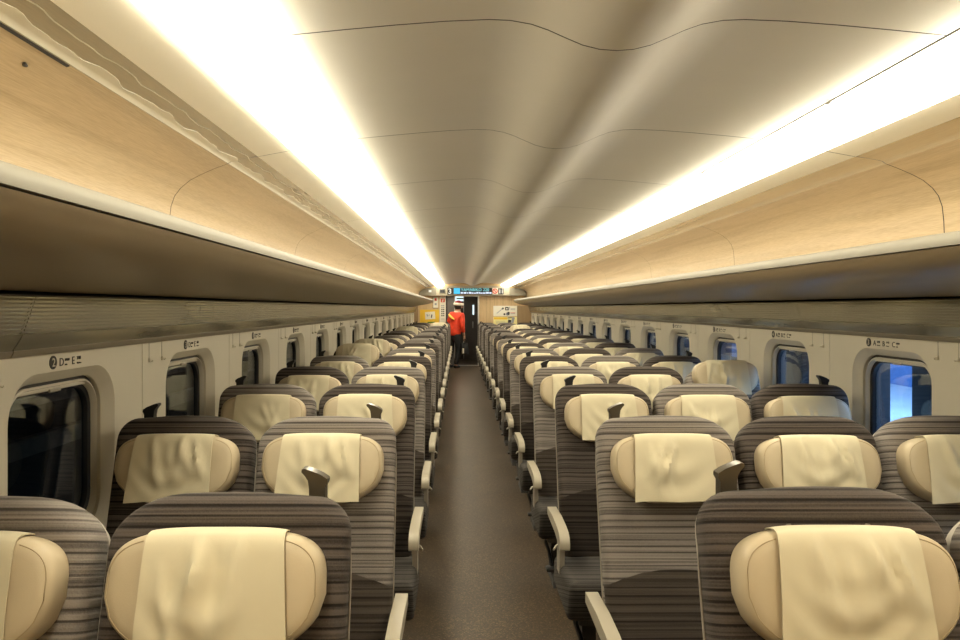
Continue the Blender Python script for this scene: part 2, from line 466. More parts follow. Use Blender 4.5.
for s, sn, sd in SIDES:
    r = tag(link('trim_1' if s < 0 else 'trim_2', None), 'light wood panelling above the luggage rack on the ' + sd, 'panelling', kind='structure')
    for i, (a, b) in enumerate(zip(seam2[:-1], seam2[1:])):
        w = link('wood_panel', strip_mesh('wood_panel', wood_prof, -0.012, a+0.003, b-0.003, s, 'wood_light', 60), r)
        if b < Y_END - 0.1:
            full = [(u, h+0.0004) for u, h in wood_prof[:-1] + strip_prof[:-1] + side_prof]
            full = [(u+0.0004, h) for u, h in full]
            link('joint_seal', strip_mesh('joint_seal', full, -0.004, b-0.0031, b+0.0031, s, 'ink', 60), w)
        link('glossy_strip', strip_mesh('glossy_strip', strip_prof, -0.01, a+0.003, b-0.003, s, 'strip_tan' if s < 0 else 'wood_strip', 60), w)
        if s < 0:      # lamp's warped reflection, painted as a pale band and thin line on the strip
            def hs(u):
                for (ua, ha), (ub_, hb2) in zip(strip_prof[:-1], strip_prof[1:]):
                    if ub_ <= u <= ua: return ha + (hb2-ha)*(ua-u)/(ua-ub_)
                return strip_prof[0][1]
            for nm_, ub, wd, am, fm in (('painted_reflection', 1.244, 0.031, 0.0105, 'reflection_paint'), ('painted_reflection_line', 1.172, 0.0022, 0.007, 'reflection_paint_line')):
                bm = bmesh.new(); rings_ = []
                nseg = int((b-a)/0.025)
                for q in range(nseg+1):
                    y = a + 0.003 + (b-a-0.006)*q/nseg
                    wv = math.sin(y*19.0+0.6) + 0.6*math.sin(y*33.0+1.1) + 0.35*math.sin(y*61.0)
                    if nm_ == 'painted_reflection': us = [ub, ub-0.004, ub-0.010, ub-0.016, ub - wd - am*wv*0.6]
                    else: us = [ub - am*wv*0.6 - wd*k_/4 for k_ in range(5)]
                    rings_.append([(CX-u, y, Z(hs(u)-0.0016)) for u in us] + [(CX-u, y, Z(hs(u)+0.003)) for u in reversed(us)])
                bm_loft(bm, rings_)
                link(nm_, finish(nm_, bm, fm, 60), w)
        link('white_panel', strip_mesh('white_panel', side_prof, -0.01, a+0.003, b-0.003, s, 'cover_white', 60), w)
        if s < 0 and i == 0:
            link('slit', strip_mesh('slit', [(1.2535, 0.5435), (1.2465, 0.5462)], 0.0025, a+0.02, 1.62, s, 'ink'), w)
            bm = bmesh.new()
            bmesh.ops.create_icosphere(bm, subdivisions=2, radius=1)
            for v in bm.verts:
                v.co = Vector((CX - 1.305 + v.co.x*0.006 - v.co.y*0.004, 1.55 + v.co.y*0.012*(1+0.3*v.co.x), Z(0.5235) + v.co.z*0.004))
            link('scuff_mark', finish('scuff_mark', bm, 'ink', 60), w)
    # lamps in sections
    for a, b in zip(edges[:-1:2], edges[2::2] + ([edges[-1]] if len(edges) % 2 == 0 else [])):
        lo = tag(link('ceiling_light', None, loc=(CX + s*0.88, (a+b)/2, Z(0.60))),
                 'long glowing ceiling light cover running above the ' + sd, 'ceiling light', 'ceiling light sections above the ' + sd)
        me = strip_mesh('light_cover', lamp_prof, -0.006, a+0.001, b-0.001, s, 'lamp_glow', 80)
        for v in me.vertices: v.co -= lo.location
        link('light_cover', me, lo)
        if s < 0: continue
        me = strip_mesh('edge_rail', [(0.7735, 0.6365), (0.7725, 0.6365)], 0.0025, a+0.001, b-0.001, s, 'frame_grey')
        for v in me.vertices: v.co -= lo.location
        link('edge_rail', me, lo)
        for yy in ((a + 0.53, b - 0.4) if s > 0 else ()):
            me = box_mesh('clip', CX+s*0.768, CX+s*0.776, yy-0.012, yy+0.012, Z(0.628), Z(0.6365), 'frame_grey')
            for v in me.vertices: v.co -= lo.location
            link('clip', me, lo)
    # luggage rack
    lo = tag(link('luggage_rack', None, loc=(CX+s*1.26, (Y_NEAR+Y_END)/2, Z(0.05))),
             'long bronze luggage rack with a pale lip above the ' + sd, 'luggage rack')
    parts = [('rack_underside', shell_prof, -0.008, 'rack_bronze'), ('rack_lip', lip_prof, -0.012, 'rack_lip'),
             ('rack_shelf', [(1.07, 0.19), (1.25, 0.165), (1.46, 0.15)], -0.01, 'shelf_grey')]
    for nm, pr, t, mm in parts:
        me = strip_mesh(nm, pr, t, Y_NEAR+0.01, RACK_END, s, mm, 60)
        for v in me.vertices: v.co -= lo.location
        link(nm, me, lo)
    pl = [(CX+s*u, Z(h)) for u, h in lip_prof[2:] + shell_prof[1:]] + [(CX+s*1.50, Z(0.16)), (CX+s*1.06, Z(0.205))]
    if s < 0: pl.reverse()
    me = poly_prism('rack_end', pl, 'y', RACK_END-0.01, RACK_END+0.012, 'rack_bronze')
    for v in me.vertices: v.co -= lo.location
    link('rack_end', me, lo)
    # groove joint along the lip
    me = strip_mesh('lip_joint', [(1.0338, 0.178), (1.0325, 0.174)], 0.002, Y_NEAR+0.01, RACK_END, s, 'rack_bronze')
    for v in me.vertices: v.co -= lo.location
    link('lip_joint', me, lo)
    # black air slot behind the rack and ribbed valance below
    r = tag(link('trim_3' if s < 0 else 'trim_4', None), 'ribbed valance with a dark air slot above the windows of the ' + sd, 'valance', kind='structure')
    link('air_slot', strip_mesh('air_slot', [(1.50, 0.056), (1.57, 0.054), (1.57, 0.026), (1.51, 0.024)], -0.01, Y_NEAR, Y_END, s, 'black'), r)
    for a, b in zip(seamv[:-1], seamv[1:]):
        v_ = link('valance_panel', strip_mesh('valance_panel', val_prof, 0.012 if s < 0 else 0.012, a+0.002, b-0.002, s, 'valance', 25), r)
        link('valance_edge', strip_mesh('valance_edge', [(1.557, -0.116), (1.560, -0.124), (1.566, -0.134), (1.60, -0.136)], 0.006, a+0.002, b-0.002, s, 'valance_trim', 50), v_)
        link('valance_lip', strip_mesh('valance_lip', [(1.494, 0.035), (1.493, 0.030)], 0.006, a+0.002, b-0.002, s, 'rack_lip'), v_)

# ------------------------------------------------------------------ window walls
WIN_Y0 = 3.27
RIM = dict(hw=0.30, hh=0.29, r=0.135)
WZ = 1.085
WTOP = Z(-0.127)
def ring_pts(hw, hh, r, u, s, yc, n=9):
    return [(CX + s*u, yc + p[0], WZ + p[1]) for p in rrect(hw, hh, r, n)]

def rect_ring(hy, z0, z1, u, s, yc, ref):
    """project the rounded ring radially on a rectangle so both have the same count"""
    out = []
    for (x, y, z) in ref:
        dy, dz = y-yc, z-WZ
        k = 1e9
        if abs(dy) > 1e-9: k = min(k, hy/abs(dy))
        if dz > 1e-9: k = min(k, (z1-WZ)/dz)
        if dz < -1e-9: k = min(k, (z0-WZ)/dz)
        out.append([CX+s*u, yc+dy*k, WZ+dz*k])
    # pull the nearest point of each corner onto it
    for cy, cz in ((hy, z1), (-hy, z1), (-hy, z0), (hy, z0)):
        j = min(range(len(out)), key=lambda i: (out[i][1]-yc-cy)**2 + (out[i][2]-cz)**2)
        out[j] = [CX+s*u, yc+cy, cz]
    return [tuple(p) for p in out]

wn = 0
for s, sn, sd in SIDES:
    wall = tag(link('wall_' + sn, None), 'cream side wall panels with rounded windows along the ' + sd, 'wall', kind='structure')
    for k in range(-3, 16):
        yc = WIN_Y0 + PITCH*k
        if k == -3:
            link('wall_panel', box_mesh('wall_panel', CX+s*HALF, CX+s*(HALF+0.02), yc-0.52, yc+0.518, 0.0, WTOP, 'wall_cream'), wall)
            continue
        bm = bmesh.new()
        A = ring_pts(RIM['hw'], RIM['hh'], RIM['r'], HALF, s, yc)
        rings = [rect_ring(0.518, 0.0, WTOP, HALF+0.02, s, yc, A), rect_ring(0.518, 0.0, WTOP, HALF, s, yc, A), A,
                 ring_pts(0.297, 0.287, 0.132, HALF+0.003, s, yc), ring_pts(0.272, 0.262, 0.115, HALF+0.028, s, yc), ring_pts(0.268, 0.258, 0.112, HALF+0.034, s, yc),
                 ring_pts(0.268, 0.258, 0.112, HALF+0.05, s, yc)]
        bm_loft(bm, rings, False, False)
        bmesh.ops.recalc_face_normals(bm, faces=bm.faces)
        panel = link('wall_panel', finish('wall_panel', bm, 'wall_cream', 30, recalc=False), wall)
        # make the face look into the car
        me = panel.data
        cen = sum((p.normal.x*p.area for p in me.polygons if abs(p.normal.x) > 0.9), 0)
        if cen*s > 0: me.flip_normals()
        # coat hooks between the windows, fine joint lines with them
        for dy in (-0.46, -0.34):
            bm = bmesh.new()
            bm_box(bm, CX+s*(HALF-0.0012), CX+s*(HALF+0.002), yc+dy-0.0008, yc+dy+0.0008, Z(-0.20), WTOP-0.002)
            link('joint_line', finish('joint_line', bm, 'frame_grey'), panel)
            bm = bmesh.new()
            bm_box(bm, min(CX+s*(HALF-0.007), CX+s*(HALF+0.002)), max(CX+s*(HALF-0.007), CX+s*(HALF+0.002)), yc+dy-0.006, yc+dy+0.006, Z(-0.212), Z(-0.196), 0.002)
            bm_tube(bm, [(CX+s*(HALF-0.004), yc+dy, Z(-0.205)), (CX+s*(HALF-0.013), yc+dy, Z(-0.209)), (CX+s*(HALF-0.016), yc+dy, Z(-0.203))], 0.0025, 6)
            link('coat_hook', finish('coat_hook', bm, 'wall_cream', 40), panel)
        # seat number lettering
        num = k + 3
        def put(txt, size, along, up, m, out=0.001):
            o = link('lettering', text_mesh(txt, size, m), panel)
            if s > 0: o.matrix_local = Matrix(((0, 0, -1, CX+s*HALF-out), (-1, 0, 0, yc+along), (0, 1, 0, Z(up)), (0, 0, 0, 1)))
            else: o.matrix_local = Matrix(((0, 0, 1, CX+s*HALF+out), (1, 0, 0, yc-along), (0, 1, 0, Z(up)), (0, 0, 0, 1)))
            return o
        dsk = bmesh.new()
        ym = yc + (0.155 if s > 0 else -0.085)
        rr = []
        for xo in (0.0008, -0.002):
            rr.append([(CX+s*(HALF+xo), ym + 0.019*math.cos(q*math.pi/12), Z(-0.1625) + 0.0205*math.sin(q*math.pi/12)) for q in range(24)])
        bm_loft(dsk, rr)
        link('number_disc', finish('number_disc', dsk, 'ink', 40), panel)
        if num > 0:
            w = 0.0085 if num < 10 else 0.017
            put(str(num), 0.036 if num < 10 else 0.030, (0.155 if s > 0 else 0.085) + w*1.05, -0.1745, 'ink_pale', 0.0028)
        if s > 0:
            items = [('A', 0.118, '窓側', 'Window'), ('B', 0.045, '中央', 'Center'), ('C', -0.028, '通路側', 'Aisle')]
        else:
            items = [('D', 0.052, '通路側', 'Aisle'), ('E', -0.018, '窓側', 'Window')]
        for L, al, kj, en in items:
            put(L, 0.035, al, -0.176, 'ink')
            put(kj, 0.012 if len(kj) < 3 else 0.009, al-0.030, -0.162, 'ink')
            put(en, 0.0075, al-0.030, -0.176, 'ink')
        # window: frame, gasket, pane, blind
        wn += 1
        side_txt = 'cool blue light' if s > 0 else 'darkness'
        W = tag(link('window_%d' % wn, None, loc=(CX+s*(HALF+0.05), yc, WZ)),
                'rounded window with %s outside, beside the %s, %s from the near wall' % (side_txt, sd, ORD[k+3]), 'window', kind='structure')
        def wpart(nm, rings, m, smooth=30, caps=False):
            bm = bmesh.new(); bm_loft(bm, rings + ([] if caps else [rings[0]]), caps, caps)
            me = finish(nm, bm, m, smooth)
            for v in me.vertices: v.co -= W.location
            return link(nm, me, W)
        R = ring_pts
        wpart('track_ring', [R(0.275, 0.265, 0.118, HALF+0.048, s, yc), R(0.255, 0.245, 0.103, HALF+0.048, s, yc), R(0.255, 0.245, 0.103, HALF+0.056, s, yc), R(0.275, 0.265, 0.118, HALF+0.056, s, yc)], 'rubber')
        wpart('inner_frame', [R(0.256, 0.246, 0.104, HALF+0.040, s, yc), R(0.250, 0.240, 0.10, HALF+0.037, s, yc), R(0.244, 0.234, 0.096, HALF+0.050, s, yc), R(0.243, 0.233, 0.095, HALF+0.066, s, yc), R(0.256, 0.246, 0.104, HALF+0.066, s, yc)], 'frame_cream')
        wpart('gasket', [R(0.244, 0.234, 0.096, HALF+0.056, s, yc), R(0.231, 0.221, 0.088, HALF+0.060, s, yc), R(0.229, 0.219, 0.086, HALF+0.080, s, yc), R(0.244, 0.234, 0.096, HALF+0.080, s, yc)], 'rubber')
        wpart('pane', [R(0.230, 0.220, 0.086, HALF+0.070, s, yc), R(0.230, 0.220, 0.086, HALF+0.074, s, yc)], 'pane', 30, True)
        bl = box_mesh('blind_bar', CX+s*(HALF+0.044), CX+s*(HALF+0.056), yc-0.185, yc+0.185, WZ+0.226, WZ+0.240, 'frame_cream', 0.003)
        for v in bl.vertices: v.co -= W.location
        bo = link('blind_bar', bl, W)
        hb = box_mesh('blind_handle', CX+s*(HALF+0.038), CX+s*(HALF+0.046), yc-0.03, yc+0.03, WZ+0.221, WZ+0.231, 'frame_grey', 0.002)
        for v in hb.vertices: v.co -= W.location
        link('blind_handle', hb, bo)
    # plain brown wall by the end door
    y0 = WIN_Y0 + PITCH*15 + 0.52
    x0, x1 = sorted((CX+s*(HALF-0.02), CX+s*(HALF+0.03)))
    link('brown_end_panel', box_mesh('brown_end_panel', x0, x1, y0, Y_END, 0.0, Z(0.06), 'wood_brown'), wall)

# near wall behind the photographer
tag(link('wall_near', box_mesh('wall_near', CX-1.75, CX+1.75, Y_NEAR-0.1, Y_NEAR-0.02, 0, 2.5, 'wood_end')), 'wood end wall behind the front rows', 'wall', kind='structure')

# ------------------------------------------------------------------ end wall, door, vestibule
DX0, DX1, DTOP = -0.326, 0.516, Z(0.340)
we = tag(link('wall_end', None), 'light wood end wall around the open doorway', 'wall', kind='structure')
link('wall_side', box_mesh('wall_side', CX-1.70, DX0, Y_END, Y_END+0.08, 0, 2.35, 'wood_end'), we)
link('wall_side', box_mesh('wall_side', DX1, CX+1.70, Y_END, Y_END+0.08, 0, 2.35, 'wood_end'), we)
link('wall_top', box_mesh('wall_top', DX0, DX1, Y_END, Y_END+0.08, DTOP, 2.35, 'wood_end'), we)
for q in range(1, 6):
    xx = DX1 + q*0.225
    link('joint_line', box_mesh('joint_line', xx-0.003, xx+0.003, Y_END-0.002, Y_END+0.002, 0.0, DTOP, 'wood_brown'), we)
for x0, x1 in ((CX-1.60, -1.10), (1.575, CX+1.60)):
    link('shade_brown_corner', box_mesh('shade_brown_corner', x0, x1, Y_END-0.14, Y_END-0.001, 0, Z(0.06), 'wood_brown'), we)  # corner boxes in darker wood, their shade put into the colour
# door frame
dr = tag(link('door_1', None, loc=((DX0+DX1)/2, Y_END, 0)), 'open grey sliding door with steel edge trim in the end wall', 'door', kind='structure')
def dpart(nm, x0, x1, y0, y1, z0, z1, m, par=dr, bev=0.0):
    me = box_mesh(nm, x0, x1, y0, y1, z0, z1, m, bev)
    for v in me.vertices: v.co -= Vector(dr.location)
    return link(nm, me, par)
dpart('jamb', DX1-0.005, DX1+0.03, Y_END-0.03, Y_END+0.1, 0, DTOP, 'steel')
dpart('jamb', DX0-0.03, DX0+0.01, Y_END-0.03, Y_END+0.1, 0, DTOP, 'rubber')
dpart('head_trim', DX0+0.20, DX1, Y_END-0.02, Y_END+0.1, DTOP-0.025, DTOP, 'steel')
leaf = dpart('door_leaf', DX0+0.01, DX0+0.205, Y_END+0.02, Y_END+0.06, 0.01, DTOP-0.005, 'door_grey')
dpart('edge_strip', DX0+0.20, DX0+0.214, Y_END+0.015, Y_END+0.065, 0.01, DTOP-0.03, 'steel', leaf)
dpart('sill', DX0, DX1, Y_END-0.05, Y_END+0.12, 0.0, 0.008, 'steel')
# vestibule
VY = Y_END + 2.6
ve = tag(link('wall_vestibule', None), 'dark grey vestibule walls beyond the open door', 'wall', kind='structure')
link('side_panel', box_mesh('side_panel', CX-1.0, CX-0.96, Y_END+0.08, VY, 0, 2.3, 'door_dark'), ve)
link('side_panel', box_mesh('side_panel', CX+0.96, CX+1.0, Y_END+0.08, VY, 0, 2.3, 'door_dark'), ve)
link('back_panel', box_mesh('back_panel', CX-1.0, CX+1.0, VY, VY+0.05, 0, 2.3, 'door_dark'), ve)
link('vestibule_ceiling', box_mesh('vestibule_ceiling', CX-1.0, CX+1.0, Y_END+0.08, VY, 2.15, 2.2, 'ceiling_white'), ve)
d2 = tag(link('door_2', None, loc=(0.3, VY, 0)), 'grey inner vestibule door with a tall narrow window', 'door', kind='structure')
def d2p(nm, x0, x1, y0, y1, z0, z1, m, bev=0.0):
    me = box_mesh(nm, x0, x1, y0, y1, z0, z1, m, bev)
    for v in me.vertices: v.co -= Vector(d2.location)
    return link(nm, me, d2)
d2p('door_leaf', 0.145, 0.66, VY-0.04, VY, 0, 2.0, 'door_grey')
d2p('pane', 0.415, 0.465, VY-0.046, VY-0.03, 1.36, 1.66, 'vestibule_glow')
d2p('handle', 0.41, 0.44, VY-0.08, VY-0.03, 0.95, 1.15, 'steel', 0.004)
d2p('edge_trim', 0.135, 0.152, VY-0.05, VY, 0, 2.0, 'steel')
bx = tag(link('notice_board', None, loc=(0.045, VY-0.02, 1.815)), 'small lit white and teal sign seen through the open door', 'sign')
link('panel', box_mesh('panel', -0.16, 0.16, -0.01, 0.01, -0.16, 0.12, 'vestibule_glow'), bx)
link('band', box_mesh('band', -0.12, 0.16, -0.014, -0.009, 0.02, 0.06, 'print_green'), bx)
link('lower_panel', box_mesh('lower_panel', -0.06, 0.16, -0.016, -0.010, -0.12, -0.04, 'trousers_black'), bx)
# vestibule ceiling lamp
vl = tag(link('vestibule_lamp', None, loc=(0.1, Y_END+1.2, 2.14)), 'round ceiling lamp in the vestibule beyond the door', 'ceiling light')
bm = bmesh.new(); bm_loft(bm, [[(0.16*math.cos(a*math.pi/12), 0.16*math.sin(a*math.pi/12), zz) for a in range(24)] for zz in (0.01, -0.02)])
link('diffuser', finish('diffuser', bm, 'lamp_glow', 40), vl)
bm = bmesh.new(); bm_loft(bm, [[(r_*math.cos(a*math.pi/12), r_*math.sin(a*math.pi/12), zz) for a in range(24)] for r_, zz in ((0.17, 0.012), (0.185, 0.0), (0.17, -0.014))], False, False)
link('rim', finish('rim', bm, 'steel', 40), vl)

# header over the door with display
hd = tag(link('header_panel', None, loc=(CX, Y_END-0.16, Z(0.345))), 'grey header over the end door, rounded at both shoulders', 'header')
HY0, HY1 = Y_END-0.18, Y_END-0.012
def hprism(nm, poly, m, y0=HY0, y1=HY1, bev=0.0):
    me = poly_prism(nm, poly, 'y', y0, y1, m, bev)
    for v in me.vertices: v.co -= Vector(hd.location)
    return link(nm, me, hd)
hb_, ht_ = Z(0.345), Z(0.578)
hprism('centre_panel', [(CX-0.98, hb_), (CX+0.98, hb_), (CX+0.98, Z(0.55)), (CX+0.90, Z(0.57)), (CX+0.7, Z(0.592)), (CX, Z(0.600)), (CX-0.7, Z(0.592)), (CX-0.90, Z(0.57)), (CX-0.98, Z(0.55))], 'header', HY0-0.01)
for s in (-1, 1):
    pl = [(CX+s*0.985, hb_), (CX+s*1.45, hb_)]
    for a in range(0, 10):
        t = math.radians(a*10)
        pl.append((CX+s*(1.13+0.32*math.cos(t)), hb_+0.01+0.185*math.sin(t)))
    pl.append((CX+s*0.985, hb_+0.195))
    if s < 0: pl.reverse()
    hprism('shoulder', pl, 'header_grey')
hprism('bottom_edge', [(CX-1.44, hb_-0.012), (CX+1.44, hb_-0.012), (CX+1.44, hb_-0.001), (CX-1.44, hb_-0.001)], 'valance_trim', HY0-0.014)
# dark top edge under the ceiling
def onhead(nm, x0, x1, z0, z1, m, d=0.012, par=None, name_cat=None):
    return box_mesh(nm, x0, x1, HY0-0.01-d, HY0-0.005, z0, z1, m)
sg = tag(link('display_sign', None, loc=(0.41*KE, HY0-0.02, Z(0.5*KE))), 'dark electronic display with teal and white lettering above the end door', 'display')
def sp(nm, x0, x1, z0, z1, m, y0, y1, par=sg):
    me = box_mesh(nm, x0*KE, x1*KE, y0, y1, Z((z0-EYE)*KE), Z((z1-EYE)*KE), m)
    for v in me.vertices: v.co -= Vector(sg.location)
    return link(nm, me, par)
sp('screen', -0.17, 0.985, Z(0.405), Z(0.595), 'ink', HY0-0.03, HY0-0.0105)
sp('colour_block', -0.155, 0.03, Z(0.42), Z(0.59), 'led_cyan', HY0-0.033, HY0-0.028)
o = link('lettering', text_mesh('YAMABIKO 220', 0.112, 'led_teal', 0.0), sg)
o.rotation_euler = (math.pi/2, 0, 0); o.location = Vector((0.05, HY0-0.032, Z(0.453))) - Vector(sg.location)
rl = random.Random(5)
xx = 0.05
while xx < 0.94:      # second row of the display, too blurred to read
    wl = rl.uniform(0.03, 0.09)
    sp('lit_dash', xx, min(xx+wl, 0.965), Z(0.425), Z(0.425 + rl.uniform(0.032, 0.055)), 'led_white', HY0-0.033, HY0-0.029)
    xx += wl + rl.uniform(0.008, 0.02)
def icon(nm, label, x0, x1, z0, z1, m, cat='sign'):
    x0, x1, z0, z1 = x0*KE, x1*KE, Z((z0-EYE)*KE), Z((z1-EYE)*KE)
    me = box_mesh('plate', x0, x1, HY0-0.026, HY0-0.0105, z0, z1, m)
    r = tag(link(nm, None, loc=((x0+x1)/2, HY0-0.026, (z0+z1)/2)), label, cat)
    for v in me.vertices: v.co -= Vector(r.location)
    link('plate', me, r)
    return r
r = icon('car_number_sign', 'small black sign with a white number three beside the display', -0.345, -0.185, Z(0.405), Z(0.595), 'ink')
o = link('lettering', text_mesh('3', 0.20, 'sign_white', 0.004), r); o.rotation_euler = (math.pi/2, 0, 0); o.location = (-0.055, -0.004, -0.07)
r = icon('no_smoking_sign', 'white sign with a red no smoking ring beside the display', 0.99, 1.155, Z(0.405), Z(0.595), 'paper')
bm = bmesh.new(); bm_tube(bm, [(0.06*math.cos(a*math.pi/10), -0.003, 0.06*math.sin(a*math.pi/10)) for a in range(20)], 0.012, 6, True)
bm_tube(bm, [(-0.04, -0.003, 0.04), (0.04, -0.003, -0.04)], 0.010, 6)
link('ring', finish('ring', bm, 'print_red', 60), r)
r = icon('toilet_sign', 'small black sign with white figures over the end wall', 1.175, 1.325, Z(0.41), Z(0.59), 'ink')
for dx in (-0.035, 0.035):
    link('figure', box_mesh('figure', dx-0.014, dx+0.014, -0.006, 0.0, -0.06, 0.035, 'sign_white', 0.003), r)
    bm = bmesh.new(); bmesh.ops.create_icosphere(bm, subdivisions=1, radius=0.014, matrix=Matrix.Translation((dx, -0.003, 0.055)))
    link('figure_head', finish('figure_head', bm, 'sign_white', 60), r)
r = icon('camera_box', 'small dark square box set in the header by the doorway', -0.565, -0.425, Z(0.45), Z(0.555), 'rubber', 'box')
link('bezel', box_mesh('bezel', -0.085, 0.085, 0.002, 0.016, -0.068, 0.068, 'header_grey', 0.004), r)
r = icon('lit_indicator', 'tiny lit white square on the grey header shoulder', -0.90, -0.82, Z(0.47), Z(0.53), 'sign_white')
link('bezel', box_mesh('bezel', -0.05, 0.05, 0.002, 0.016, -0.04, 0.04, 'header', 0.004), r)

# notices on the end wall
def poster(nm, label, x0, x1, z0, z1, m, y=None, cat='poster'):
    y = Y_END-0.003 if y is None else y
    x0, x1, z0, z1 = x0*KE, x1*KE, Z((z0-EYE)*KE), Z((z1-EYE)*KE)
    r = tag(link(nm, None, loc=((x0+x1)/2, y, (z0+z1)/2)), label, cat)
    link('sheet', box_mesh('sheet', -(x1-x0)/2, (x1-x0)/2, -0.006, 0.0, -(z1-z0)/2, (z1-z0)/2, m), r)
    def add(nm2, a0, a1, b0, b1, m2, tilt=0, lift=0.0):
        a0, a1, b0, b1 = a0*KE, a1*KE, b0*KE, b1*KE
        o = link(nm2, box_mesh(nm2, -(a1-a0)/2, (a1-a0)/2, -0.009-lift, -0.005, -(b1-b0)/2, (b1-b0)/2, m2), r)
        o.location = ((a0+a1)/2, 0, (b0+b1)/2); o.rotation_euler = (0, math.radians(tilt), 0)
        return o
    return r, add
r, add = poster('wall_poster', 'white poster with dark pictures on the wood end wall, above a yellow one', 1.03, 1.74, Z(-0.245), Z(0.065), 'paper')
add('umbrella_picture', -0.28, -0.05, -0.01, 0.01, 'print_grey', -40); add('umbrella_tip', -0.10, -0.04, 0.05, 0.10, 'ink', -40)
add('round_picture', 0.00, 0.10, 0.02, 0.12, 'ink'); add('round_centre', 0.03, 0.07, 0.045, 0.09, 'paper', 0, 0.002); add('blue_streak', 0.11, 0.13, 0.02, 0.13, 'print_grey', 20)
add('small_picture', -0.05, 0.0, -0.12, -0.07, 'ink', -30); add('bag_picture', 0.06, 0.13, -0.12, -0.03, 'ink', 15); add('bag_shadow', 0.02, 0.10, -0.13, -0.06, 'print_grey', 30)
for zz, mm in ((0.06, 'print_grey'), (0.03, 'print_grey'), (-0.06, 'print_red'), (-0.085, 'print_grey')):
    add('text_line', 0.16, 0.30, zz, zz+0.014, mm)
r, add = poster('wall_poster', 'pale yellow poster with a black suitcase picture on the wood end wall', 1.03, 1.74, Z(-0.50), Z(-0.265), 'paper_pale')
add('yellow_band', -0.34, 0.06, 0.04, 0.105, 'paper_yellow'); add('suitcase_picture', 0.08, 0.17, -0.10, 0.03, 'ink', 12); add('lid_picture', 0.07, 0.20, 0.075, 0.10, 'ink', -4)
add('blue_picture', 0.19, 0.27, -0.07, 0.11, 'print_grey', 14)
for q in range(3): add('text_line', -0.28, 0.0, -0.09+q*0.035, -0.083+q*0.035, 'print_grey')
r, add = poster('wall_poster', 'yellow poster with a white card on the wood end wall, by the two-seat side', -1.17, -0.60, Z(-0.46), Z(-0.05), 'paper_yellow')
add('card', -0.13, 0.17, -0.08, 0.14, 'paper', -4); 
add('card_mark', -0.08, -0.05, 0.0, 0.07, 'print_grey', -20, 0.002); add('card_mark', 0.05, 0.08, -0.04, 0.06, 'ink', 10, 0.002); add('card_mark', -0.02, 0.0, 0.02, 0.06, 'print_grey', 20, 0.002)
add('green_foot', -0.06, 0.16, -0.20, -0.16, 'print_green')
r, add = poster('wall_notice', 'small framed white notice with a red symbol above the yellow poster', -0.775, -0.625, Z(0.0), Z(0.33), 'paper', cat='notice')
add('red_symbol', -0.03, 0.03, 0.05, 0.13, 'print_red'); add('grey_symbol', -0.03, 0.03, -0.08, -0.02, 'print_grey'); add('bottom_edge', -0.08, 0.08, -0.175, -0.16, 'ink'); add('side_edge', -0.085, -0.075, -0.17, 0.16, 'ink')
r, add = poster('wall_notice', 'tall cream notice with a red round symbol and black text beside the door', -0.58, -0.395, Z(-0.43), Z(0.335), 'paper', cat='notice')
add('red_symbol', -0.06, 0.06, 0.22, 0.33, 'print_red'); add('red_symbol_mark', -0.015, 0.02, 0.235, 0.315, 'paper', 10, 0.002)
for q in range(6): add('text_block', -0.045, -0.005, 0.10-q*0.06, 0.135-q*0.06, 'print_grey' if q < 2 else 'ink'); add('text_block', 0.01, 0.045, 0.10-q*0.06, 0.135-q*0.06, 'print_grey' if q < 2 else 'ink')
add('text_line', -0.05, 0.05, -0.29, -0.275, 'print_grey')

# ------------------------------------------------------------------ seats
REC = math.radians(15.5)
SY0, SZ0, SH, SW = -0.220, 0.40, 0.831, 0.230
AX = Vector((0, math.sin(REC), math.cos(REC))); FN = Vector((0, -math.cos(REC), math.sin(REC)))
def bp_(x, h, d):
    """point on the reclined back: x across, h up the back, d out towards the sitter"""
    return Vector((x, SY0, SZ0)) + AX*h + FN*d

def back_outline(left, right, w=SW, H=SH, n=8):
    """left/right: corner radii (rx, rh)"""
    pts = [(-w*0.97, 0.0), (-w*0.985, 0.12), (-w, 0.26), (-w, 0.42), (-w, 0.56), (-w, 0.66)]
    rx, rh = left
    for k in range(n+1):
        a = math.pi - k*(math.pi/2)/n
        pts.append((-w+rx + rx*math.cos(a), H-rh-0.016 + rh*math.sin(a)))
    for x in (-0.06, -0.03, 0.0, 0.03, 0.06):
        pts.append((x, H-0.016))
    rx, rh = right
    for k in range(n+1):
        a = math.pi/2 - k*(math.pi/2)/n
        pts.append((w-rx + rx*math.cos(a), H-rh-0.016 + rh*math.sin(a)))
    pts += [(w, 0.66), (w, 0.56), (w, 0.42), (w, 0.26), (w*0.985, 0.12), (w*0.97, 0.0)]
    return [(x, h + (0.016*(1-(x/w)**2) if h > H-0.15 else 0)) for x, h in pts]
TIGHT, WIDE = (0.060, 0.062), (0.135, 0.085)
OUTS = {'l': back_outline(TIGHT, WIDE), 'r': back_outline(WIDE, TIGHT), 'm': back_outline((0.115, 0.080), (0.115, 0.080))}
OUT = OUTS['m']
def ring_at(inset, d, out=None):
    return [bp_(x*(SW-inset)/SW, inset*0.6 + h*(SH-inset*1.6)/SH, d) for x, h in (out or OUT)]

